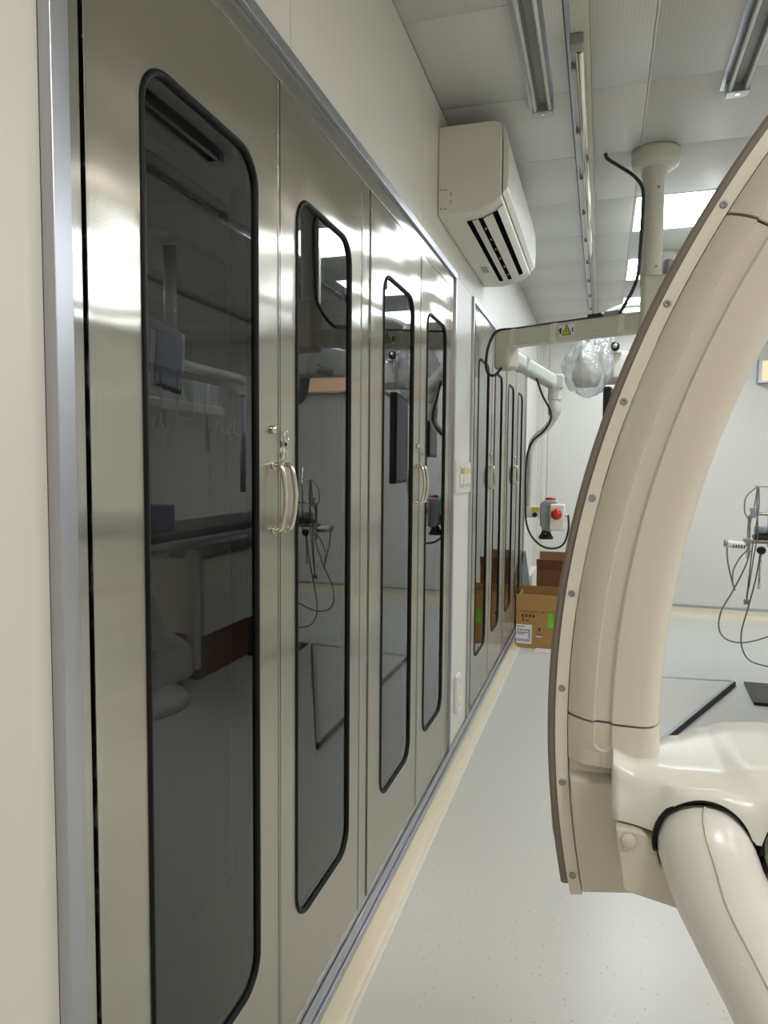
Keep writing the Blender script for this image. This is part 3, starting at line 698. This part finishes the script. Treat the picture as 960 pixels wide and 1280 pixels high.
for k in range(-21, 8):
    ang = 149.5277-.0 + 5.83116*k
    if ang < A_TOP+1: continue
    p = apt(.960, ang, YP)
    m = MB().lathe(p, [(.0036, .0004), (.0036, -.0006), (.0030, -.0012), (.0014, -.0012), (.0012, -.0003)], 14, 'y'); m.build('screw', DARKMETAL, GA)
# moulded cover with shallow channel
def cover_prof(bulge=1.0, chan=1.0, cen=.9192, half=.0088):
    f = YP
    b_ = -.024*bulge
    pr = [(.9532, f+.003), (.9522, f-.002), (.949, f-.006*bulge), (.943, f-.012*bulge), (.936, f-.0175*bulge), (cen+half+.0022, f-.0205*bulge)]
    yb_ = f-.0205*bulge
    d = .0030*chan
    pr += [(cen+half, yb_-.0008*chan), (cen+half-.002, yb_+d), (cen-half+.002, yb_+d-.001), (cen-half, yb_-.001*chan-.0015)]
    pr += [(.895, f-.0235*bulge), (.884, f-.0235*bulge), (.877, f-.021*bulge), (.8715, f-.015*bulge), (.8680, f-.006*bulge), (.8655, f+.006), (.8650, f+.14), (.875, f+.16), (.95, f+.16)]
    return pr
core = [(.952, YP+.005), (.945, YP-.002), (.93, YP-.012), (.89, YP-.016), (.876, YP-.010), (.870, YP+.004), (.870, YP+.13), (.95, YP+.13)]
sweep('inner_core', core, A_TOP+.5, 183, INK, 2.0)
sweep('upper_cover', cover_prof(), 149.80, A_TOP, BODY, .5)
sweep('middle_cover', cover_prof(), 149.98, 180.05, BODY, .5)
def lowp(a):
    # channel closes in a round end
    t_ = max(0, min(1, (181.9-a)/.55)); h = .0088*math.sqrt(max(0, 1-(1-t_)**2)) if t_ < 1 else .0088
    return cover_prof(1, 1 if t_ > 0.02 else 0, .9192, max(h, .0008))
sweep('lower_cover', lowp, 180.20, 182.86, BODY, .08)
MB().rings([[apt(.9532, a_, YP+.003), apt(.95, a_, YP-.002), apt(.87, a_, YP-.004), apt(.866, a_, YP+.01), apt(.866, a_, YP+.13), apt(.95, a_, YP+.13)] for a_ in (182.8, 183.6, 184.5)]).build('recess_band', BODY, GA)
def endp(a):
    b_ = min(1, max(.0, (a-183.6)/.5)); f = YP-.010*b_
    return [(.9532, YP+.003), (.9505, f-.001), (.935, f-.004*b_), (.90, f-.004*b_), (.870, f), (.866, YP+.003), (.866, YP+.15), (.95, YP+.15)]
sweep('end_cover', endp, 183.6, 190.9, BODY, .12)
sweep('end_black_plate', [(.953, YP+.002), (.93, YP-.004), (.87, YP-.004), (.87, YP+.12), (.95, YP+.12)], 190.9, 191.15, BLACK)  # thin black plate across the lower end of the arc
sweep('end_strip', [(.952, YP-.002), (.87, YP-.006), (.87, YP+.1), (.95, YP+.1)], 191.17, 191.3, ALU, .06)
MB().lathe(apt(.9455, 190.9, YP-.006), [(.0028, .004), (.0032, -.002), (.001, -.004)], 12, 'y').build('end_pin', CHROME, GA)

# carriage cover wrapped round the arc
def lerp(x, tab):
    if x <= tab[0][0]: return tab[0][1]
    for (a, va), (b, vb) in zip(tab, tab[1:]):
        if x <= b:
            t_ = (x-a)/(b-a); t_ = t_*t_*(3-2*t_); return va+(vb-va)*t_
    return tab[-1][1]
HCX, HR = .7135, .0395; H2X, H2R = .792, .034
def z8(x):
    z = 1.092
    d = abs(x-HCX)
    if d < HR: z = 1.086+.0445*math.sqrt(1-(d/HR)**2)
    elif x > HCX: z = 1.098
    d = abs(x-H2X)
    if d < H2R: z = max(z, 1.095+.037*math.sqrt(1-(d/H2R)**2))
    return z
xs = [.6365, .638, .642]+[.642+.0035*k for k in range(1, 62)]+[.87, .90, .95, 1.0, 1.1, 1.25]
rows_ = []
for i, x in enumerate(xs):
    hz = lerp(x, [(.64, 1.113), (.665, 1.120), (.69, 1.137), (.708, 1.1415), (.725, 1.1385), (.748, 1.1345), (.77, 1.137), (.79, 1.143), (.83, 1.137), (.9, 1.12), (1.25, 1.12)])
    zr = lerp(x, [(.636, 1.146), (.660, 1.139), (.696, 1.1385), (.728, 1.140), (.758, 1.147), (.80, 1.150), (1.2, 1.150)])
    yb_ = lerp(x, [(.636, .73), (.655, .742), (.68, .775), (.70, .80), (.73, .83), (.757, .848), (.80, .855), (1.2, .86)])
    zb = lerp(x, [(.636, 1.132), (.70, 1.130), (.79, 1.136), (1.2, 1.138)])
    yf = .662; hump = max(0, 1-abs(x-HCX)/.06)
    z9 = z8(x)
    fl_ = lerp(x, [(.645, 0), (.70, 1), (1.3, 1)]); yh = .6605-.0165*fl_
    hz = min(hz, zr-.002)
    row = [(x, yb_, 1.06), (x, yb_, zb-.006), (x, yb_-.008, zb), (x, yb_*.66+.70*.34, zb*.62+zr*.38-.0035), (x, yb_*.3+.70*.7, zb*.3+zr*.7-.0035), (x, .700, zr-.0015), (x, .686, zr+.0002), (x, .677, zr-.0005), (x, .6705, zr-.0035),
           (x, .6650, zr-.0085), (x, yh+.007+.006*(1-fl_)*0, (hz-.0005)*fl_+(zr-.016)*(1-fl_)), (x, yh+.001, (hz-.0028)*fl_+(zr-.028)*(1-fl_)), (x, yh-.003*fl_, z9+((hz-.0028)*fl_+(zr-.028)*(1-fl_)-z9)*.45), (x, yh-.003*fl_, z9), (x, yh+.009, z9-.002), (x, .72, z9-.002)]
    if i == 0: row = [(x+.0012, max(p[1], .715), p[2]) for p in row]
    elif i == 1: row = [(x, max(p[1], .668), p[2]) for p in row]
    rows_.append([Vector(p) for p in row])
m = MB(); m.rings(rows_, closed=False, caps=False)
o = m.build('carriage_cover', WHITEC, GA, flat_angle=75); 
# lower panel of the carriage
pl = [(.6405, 1.0895), (.662, 1.0895), (.674, 1.084), (.680, 1.06), (.76, 1.06), (.80, 1.093), (1.25, 1.093), (1.25, .98), (.76, 1.010), (.697, 1.0225), (.649, 1.031)]
MB().prism(pl, 'y', .652, .86).build('carriage_lower_panel', BODY, GA, bevel=.003)
MB().lathe((.6525, .652, 1.079), [(.0070, 0), (.0070, -.0015), (.0055, -.0035), (.002, -.0042)], 24, 'y').build('round_cap', BODY, GA)
def ring_gasket(cx, cz, r, y, flat_=1.0):
    pts = [Vector((cx+r*cos(a), y+.004*(1-sin(a)), cz+r*flat_*sin(a))) for a in [R(-14+208*k/40) for k in range(41)]]
    return MB().tube(pts, .0024, 8).build('hose_gasket', RUBBER, GA)
ring_gasket(HCX, 1.0865, .0395, .6445, 1.08); ring_gasket(H2X, 1.096, .0335, .642, 1.05)
# white service hoses leaving the carriage
hose = spline([(.7140, .672, 1.094), (.7148, .664, 1.088), (.7168, .652, 1.080), (.7265, .643, 1.054), (.7449, .632, 1.022), (.7630, .620, .993), (.7870, .605, .957), (.85, .58, .89), (1.0, .58, .78)], 8)
hs = MB().tube(hose, [.035]*4+[.0385]*2+[.0395]*(len(hose)-6), 40).build('service_hose', WHITEC, GA)
ln = []
for i, p in enumerate(hose[10:48]):
    tdir = (hose[11+i]-p).normalized(); side = tdir.cross(Vector((0, -1, 0))).normalized(); fr = side.cross(tdir).normalized()
    ln.append(p-fr*.0395*cos(.1)*-1*(1 if fr.y < 0 else -1)-side*.0395*sin(.10))
MB().tube(ln, .0011, 6).build('hose_seam', BODY, hs)
MB().tube([(.7232, .6, 1.0140), (.7374, .593, 1.0241), (.7412, .591, 1.0185)], .0007, 6).build('moulded_arrow', LABELW, hs)
hose2 = spline([(.7925, .674, 1.100), (.7935, .666, 1.092), (.80, .652, 1.07), (.815, .64, 1.03), (.86, .63, .98), (.95, .62, .90), (1.1, .62, .80)], 8)
MB().tube(hose2, .0315, 32).build('service_hose', WHITEC, GA)
# floor stand carrying the carriage, out to the right
MB().box((1.02, .56, .62), (1.75, 1.05, 1.12)).build('stand_head', BODY, GA, bevel=.05, bseg=4)
MB().box((1.25, .62, 0), (1.75, 1.25, .64)).build('stand_foot', BODY, GA, bevel=.05, bseg=4)

# ================================================================== FLOOR OBJECTS
def carton(label, x0, x1, y0, y1, z0, h, mt, prints):
    t = thing('cardboard_box', label, 'box', ((x0+x1)/2, (y0+y1)/2, z0)); e = .006
    m = MB(); m.box((x0, y0, z0), (x1, y0+e, z0+h)); m.box((x0, y1-e, z0), (x1, y1, z0+h)); m.box((x0, y0+e, z0), (x0+e, y1-e, z0+h)); m.box((x1-e, y0+e, z0), (x1, y1-e, z0+h)); m.box((x0+e, y0+e, z0), (x1-e, y1-e, z0+e))
    m.build('carton_body', mt, t, bevel=.0015)
    return t
x0, x1, y0, y1, h = .012, .40, 5.50, 5.92, .30
t = carton('brown cardboard box with white shipping label on the floor beside the last cabinet', x0, x1, y0, y1, .0, h, CARD, 1)
MB().obox(((x0+x1)/2, y0-.010+.006, h+.062), (x1-x0, .125, .005), (1, 0, 0), (0, .03, 1)).build('flap', CARD, t)
MB().obox(((x0+x1)/2, y1+.02, h+.06), (x1-x0, .125, .005), (1, 0, 0), (0, -.2, 1)).build('flap', CARD, t)
MB().obox((x0+.012, (y0+y1)/2, h+.05), (.10, y1-y0-.02, .004), (-.12, 0, 1), (0, 1, 0)).build('flap', CARD, t)
lb = MB().box((x0+.004, y0-.0012, .035), (x0+.125, y0, .185)).build('shipping_label', LABELW, t)
k = MB()
for i, zz in enumerate((.168, .120, .108)): k.box((x0+.010, y0-.0018, zz), (x0+.07+.03*(i % 2), y0-.0012, zz+.005))
for i in range(6): k.box((x0+.016+.017*i, y0-.0018, .135), (x0+.024+.017*i, y0-.0012, .149))
k.build('label_print', INK, lb)
k = MB()
for i in range(14): k.box((x0+.010+.0075*i, y0-.0018, .052), (x0+.010+.0075*i+.003+.002*(i % 2), y0-.0012, .072))
for i in range(5): k.box((x0+.098, y0-.0018, .078+.013*i), (x0+.112, y0-.0012, .086+.013*i))
k.build('barcode', BLUEINK, lb)
k = MB()
for i in range(4): k.box((x0+.045+.028*i, y0-.0006, .245), (x0+.060+.028*i, y0, .268)); 
k.box((x0+.05, y0-.0006, .215), (x0+.062, y0, .232)); k.box((x0+.075, y0-.0006, .215), (x0+.10, y0, .222)); k.box((x0+.03, y0-.0006, .285), (x0+.155, y0, .287))
k.box((x0+.175, y0-.0006, .14), (x0+.19, y0, .165)); k.box((x0+.16, y0-.0006, .105), (x0+.205, y0, .113)); k.box((x0+.2, y0-.0006, .285), (x0+.215, y0, .292))
k.build('handling_print', INK, t)
MB().box((x0+.245, y0-.0012, .17), (x0+.285, y0, .29)).build('green_sticker', GREENP, t)
MB().box((x0+.16, y0-.0010, .095), (x0+.205, y0-.0004, .104)).build('small_label', LABELW, t)
t = carton('dark brown open cardboard box behind the larger one', .12, .36, 6.02, 6.28, 0, .56, CARDD, 0)
MB().obox((.24, 6.00, .595), (.24, .10, .005), (1, 0, 0), (0, -.5, 1)).build('flap', CARDD, t)
MB().obox((.24, 6.30, .61), (.24, .12, .005), (1, 0, 0), (0, .35, 1)).build('flap', CARDD, t)
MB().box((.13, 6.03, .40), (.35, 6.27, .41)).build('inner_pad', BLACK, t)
t = thing('wrapped_panel', 'grey folded sheet leaning on the wall behind the cardboard boxes', 'panel', (.07, 6.0, 0))
MB().obox((.055, 5.985, .375), (.045, .02, .66), (1, 0, .14), (0, 1, 0)).build('folded_sheet', GREYDEV, t, bevel=.006)
MB().obox((.078, 5.970, .375), (.006, .01, .66), (1, 0, .14), (0, 1, 0)).build('sheet_edge', WHITEP, t)
o = MB().box((.0, 6.2, .105), (.055, 6.85, .46)).build('wall_duct_box', WHITEP, bevel=.006); tag(o, 'low white boxed-in duct at the foot of the far left corner', 'duct')
MB().box((.17, 5.38, 0), (.36, 5.48, .012)).build('paper_sheet', LABELW); tag(bpy.data.objects['paper_sheet'], 'white paper lying on the floor before the cardboard box', 'paper')

# raised floor plate beyond the gantry with metal edge
t = thing('floor_plate', 'low white floor platform with grey metal edging beyond the gantry', 'platform', (1.2, 4.6, 0))
P = [(.70, 3.19), (1.478, 4.972), (1.478, 4.99), (.70, 4.88)]
MB().prism(P, 'z', 0.0, .028).build('plate', FLOOR, t)
e1 = MB(); e1.prism([(.70, 3.165), (1.492, 4.965), (1.478, 4.975), (.695, 3.195)], 'z', 0, .030); e1.build('metal_edge', INK, t, bevel=.001)
e1 = MB(); e1.prism([(.70, 3.175), (1.485, 4.970), (1.470, 4.980), (.685, 3.200)], 'z', 0.030, .033); e1.build('edge_cap', ALU, t)
e1 = MB(); e1.prism([(.69, 4.86), (1.485, 4.972), (1.483, 5.00), (.69, 4.895)], 'z', .0, .032); e1.build('metal_edge', ALU, t, bevel=.001)
o = MB().prism([(1.53, 4.60), (1.60, 4.60), (2.2, 4.62), (2.2, 5.03), (1.55, 5.03)], 'z', 0, .02).build('foot_mat', BLACK); tag(o, 'black rubber foot mat on the floor under the table end', 'mat')

# ------------------------------------------------------------------ patient table and what hangs from it
t = thing('patient_table', 'white patient table with black pad at the right edge of the view', 'table', (2.0, 4.2, 0))
MB().box((1.76, 3.0, .925), (2.28, 5.42, .955)).build('tabletop', GREYDEV, t, bevel=.01)
MB().box((1.78, 3.0, .955), (2.26, 5.40, 1.01)).build('mattress', BLACK, t, bevel=.015, bseg=3)
MB().box((1.80, 3.95, .30), (2.2, 4.85, .80)).build('table_body', ACW, t, bevel=.015, bseg=3)
MB().box((1.86, 3.97, 0), (2.16, 4.83, .30)).build('plinth', CARDD, t, bevel=.005)
MB().box((1.90, 4.0, .80), (2.1, 4.8, .925)).build('lift_block', DARKMETAL, t)
MB().box((1.752, 3.05, .90), (1.765, 5.35, .925)).build('side_rail', CHROME, t)
MB().box((1.82, 3.86, .1), (1.88, 3.93, .86)).build('leg_post', BOOM, t)
t = thing('power_injector_stand', 'curved white moulded stand beside the table, seen reflected in the nearest cabinet', 'stand', (1.9, 3.5, 0))
MB().prism([(3.28, .05), (3.28, .62), (3.38, .70), (3.48, .69), (3.62, .42), (3.76, .34), (3.90, .26), (3.90, .05)], 'x', 1.84, 2.06).build('pedestal', ACW, t, bevel=.04, bseg=4)
MB().prism([(3.30, .30), (3.36, .66), (3.42, .66), (3.52, .44), (3.68, .30), (3.60, .27), (3.44, .34)], 'x', 1.815, 1.86).build('side_fairing', BOOM, t, bevel=.02, bseg=3)
MB().lathe((1.95, 3.42, 0), [(.30, .0), (.31, .02), (.30, .05), (.24, .08), (.05, .09)], 40).build('disc_base', ACW, t)
o = MB().box((1.80, 3.25, 1.012), (2.10, 3.63, 1.17)).build('blue_box', SKIN_BLUE, bevel=.01); tag(o, 'plain blue box on the patient table, seen reflected in the nearest cabinet', 'box')
# arm rest frame at the table end
F = lambda px, py, y=5.3: None
t = thing('armrest_frame', 'chrome square loop frame with clamps at the end of the patient table', 'frame', (1.62, 5.3, .98))
MB().tube([(1.590, 5.30, .80), (1.590, 5.30, 1.00), (1.592, 5.30, 1.092), (1.605, 5.30, 1.105), (1.80, 5.30, 1.108)], .011, 8).build('loop_bar', CHROME, t)
MB().box((1.585, 5.27, .905), (1.80, 5.31, .930)).build('rail', CHROME, t, bevel=.003)
MB().box((1.555, 5.26, .885), (1.60, 5.31, .94)).build('clamp', DARKMETAL, t, bevel=.006)
MB().lathe((1.66, 5.25, .865), [(.028, 0), (.028, -.02), (.018, -.026)], 14, 'y').build('clamp_knob', BLACK, t)
MB().box((1.62, 5.28, .93), (1.78, 5.36, .965)).build('pad', BLACK, t, bevel=.012, bseg=3)
MB().cyl((1.63, 5.32, .99), (1.80, 5.32, 1.0), .03, 16).build('bolster', GREYDEV, t)
MB().cyl((1.66, 5.27, .60), (1.665, 5.27, .86), .008, 8).build('post', CHROME, t)
MB().cyl((1.705, 5.29, .88), (1.71, 5.29, 1.40), .007, 8).build('post', CHROME, t)
t = thing('ultrasound_probe', 'white ribbed handset clipped at the left end of the armrest frame', 'medical device', (1.50, 5.28, .88))
MB().obox((1.505, 5.27, .895), (.125, .05, .050), (1, 0, -.08), (0, 1, 0)).build('handset_body', WHITEP, t, bevel=.018, bseg=3)
MB().lathe((1.436, 5.27, .902), [(.022, 0), (.026, .006), (.024, .02)], 16, 'x').build('grey_end', DARKMETAL, t)
for k in range(5): MB().obox((1.49+.017*k, 5.244, .885), (.007, .003, .022), (1, 0, -.08), (0, 1, 0)).build('rib', INK, t)
# pole-hung lead bundle
t = thing('lead_bundle', 'bundle of grey monitor leads hooked above the armrest frame', 'cable', (1.64, 5.3, 1.1))
MB().tube(spline([(1.612, 5.29, 1.292), (1.618, 5.29, 1.30), (1.628, 5.29, 1.292), (1.70, 5.29, 1.29), (1.80, 5.29, 1.29)], 5), .004, 6).build('hook', CHROME, t)
for i, (dx, pth) in enumerate([(0, [(1.628, 5.28, 1.29), (1.615, 5.27, 1.18), (1.60, 5.27, 1.10), (1.592, 5.27, 1.05)]), (1, [(1.636, 5.28, 1.29), (1.64, 5.27, 1.16), (1.625, 5.27, 1.0), (1.61, 5.27, .86), (1.595, 5.27, .62)]),
                               (2, [(1.632, 5.28, 1.285), (1.628, 5.27, 1.15), (1.640, 5.27, .98), (1.62, 5.27, .80), (1.60, 5.27, .60)]), (3, [(1.625, 5.28, 1.29), (1.56, 5.27, 1.22), (1.555, 5.27, 1.12), (1.588, 5.27, 1.06)])]):
    MB().tube(spline(pth, 6), .0045, 6).build('lead', GREYCAB, t)
MB().obox((1.606, 5.262, 1.115), (.035, .02, .07), (1, 0, .2), (0, 1, 0)).build('lead_junction', GREYDEV, t, bevel=.005)
MB().box((1.573, 5.255, .488), (1.607, 5.285, .520)).build('plug', DARKMETAL, t, bevel=.003)
MB().tube(spline([(1.598, 5.27, .62), (1.592, 5.27, .56), (1.59, 5.27, .51)], 4), .006, 6).build('lead', GREYCAB, t)
cable('trailing_lead', 'grey lead hanging in a long loop left of the armrest frame', [(1.455, 5.27, .88), (1.462, 5.27, .78), (1.49, 5.27, .66), (1.515, 5.27, .58)], .005, GREYCAB)
cable('trailing_lead', 'grey lead looping low from the armrest frame towards the right edge', [(1.60, 5.27, .86), (1.57, 5.27, .74), (1.50, 5.27, .57), (1.435, 5.27, .43), (1.425, 5.27, .31), (1.47, 5.27, .24), (1.56, 5.27, .22), (1.66, 5.27, .245), (1.78, 5.27, .30)], .005, GREYCAB)
cable('trailing_lead', 'grey lead dropping furthest right from the armrest frame', [(1.66, 5.26, .86), (1.64, 5.26, .68), (1.60, 5.26, .47), (1.565, 5.26, .30), (1.575, 5.26, .18), (1.63, 5.26, .10), (1.75, 5.26, .07)], .005, GREYCAB)
cable('trailing_lead', 'short grey lead curving from clamp to the hanging loop', [(1.60, 5.265, .88), (1.54, 5.265, .81), (1.50, 5.265, .72), (1.497, 5.265, .64)], .0045, GREYCAB)

# wall light box on the far wall
t = thing('wall_light_box', 'warm lit rectangular box with grey frame on the far wall', 'light box', (2.2, BACK-.08, 2.18))
MB().box((1.965, BACK-.10, 2.195), (2.50, BACK-.02, 2.375)).build('diffuser', PEACH, t)
m = MB(); m.box((1.94, BACK-.11, 2.18), (1.966, BACK, 2.39)); m.box((2.499, BACK-.11, 2.18), (2.525, BACK, 2.39)); m.box((1.966, BACK-.11, 2.374), (2.5, BACK, 2.39)); m.box((1.966, BACK-.11, 2.18), (2.5, BACK, 2.196)); m.build('frame', ALU, t)

# equipment shelf seen only in the mirror of the first window
t = thing('equipment_shelf', 'hanging equipment shelf, seen reflected in the nearest cabinet window', 'shelf', (2.1, 4.0, 1.72))
MB().box((1.8, 3.33, 1.725), (2.25, 4.22, 1.79)).build('shelf_board', WHITEP, t, bevel=.01)
MB().box((2.12, 3.7, 1.79), (2.22, 3.8, CEIL)).build('column', BOOM, t, bevel=.01)
for y in (3.55, 4.02): MB().box((1.80, y, 1.50), (1.83, y+.06, 1.725)).build('bracket', ACW, t)
t = thing('patient_monitor', 'grey upright monitor standing on the hanging shelf, seen reflected', 'monitor', (1.95, 3.6, 1.79))
MB().obox((1.86, 3.60, 2.02), (.08, .36, .40), (1, 0, 0), (0, 1, -.12)).build('housing', BOOMW, t, bevel=.02, bseg=3)
MB().obox((1.815, 3.61, 2.01), (.004, .26, .29), (1, 0, 0), (0, 1, -.12)).build('screen', SCREEN, t)
MB().obox((1.817, 3.59, 2.185), (.006, .30, .05), (1, 0, 0), (0, 1, -.12)).build('top_bezel', DARKMETAL, t)
MB().prism([(3.36, 1.79), (3.36, 1.85), (3.75, 1.93), (3.80, 1.79)], 'x', 1.82, 2.05).build('base', BOOMW, t, bevel=.01)
o = MB().box((1.82, 3.84, 1.79), (2.05, 4.17, 1.93)).build('document_box', BOOMW, bevel=.01); tag(o, 'low grey box at the right end of the hanging shelf, seen reflected', 'box')
t = thing('lead_shield_arm', 'grey jointed arm beyond the hanging shelf, seen reflected', 'boom', (2.0, 4.8, 2.05))
MB().tube(spline([(2.0, 3.9, 2.06), (2.0, 4.3, 2.05), (2.0, 4.7, 2.05), (2.0, 4.82, 2.03), (2.0, 4.83, 1.93)], 6), .035, 14).build('arm', BOOMW, t)
MB().cyl((2.0, 4.83, 1.2), (2.0, 4.83, 1.93), .022, 12).build('drop_rod', GREYDEV, t)
MB().cyl((2.0, 3.9, 2.06), (2.0, 3.9, CEIL), .04, 14).build('column', BOOM, t)
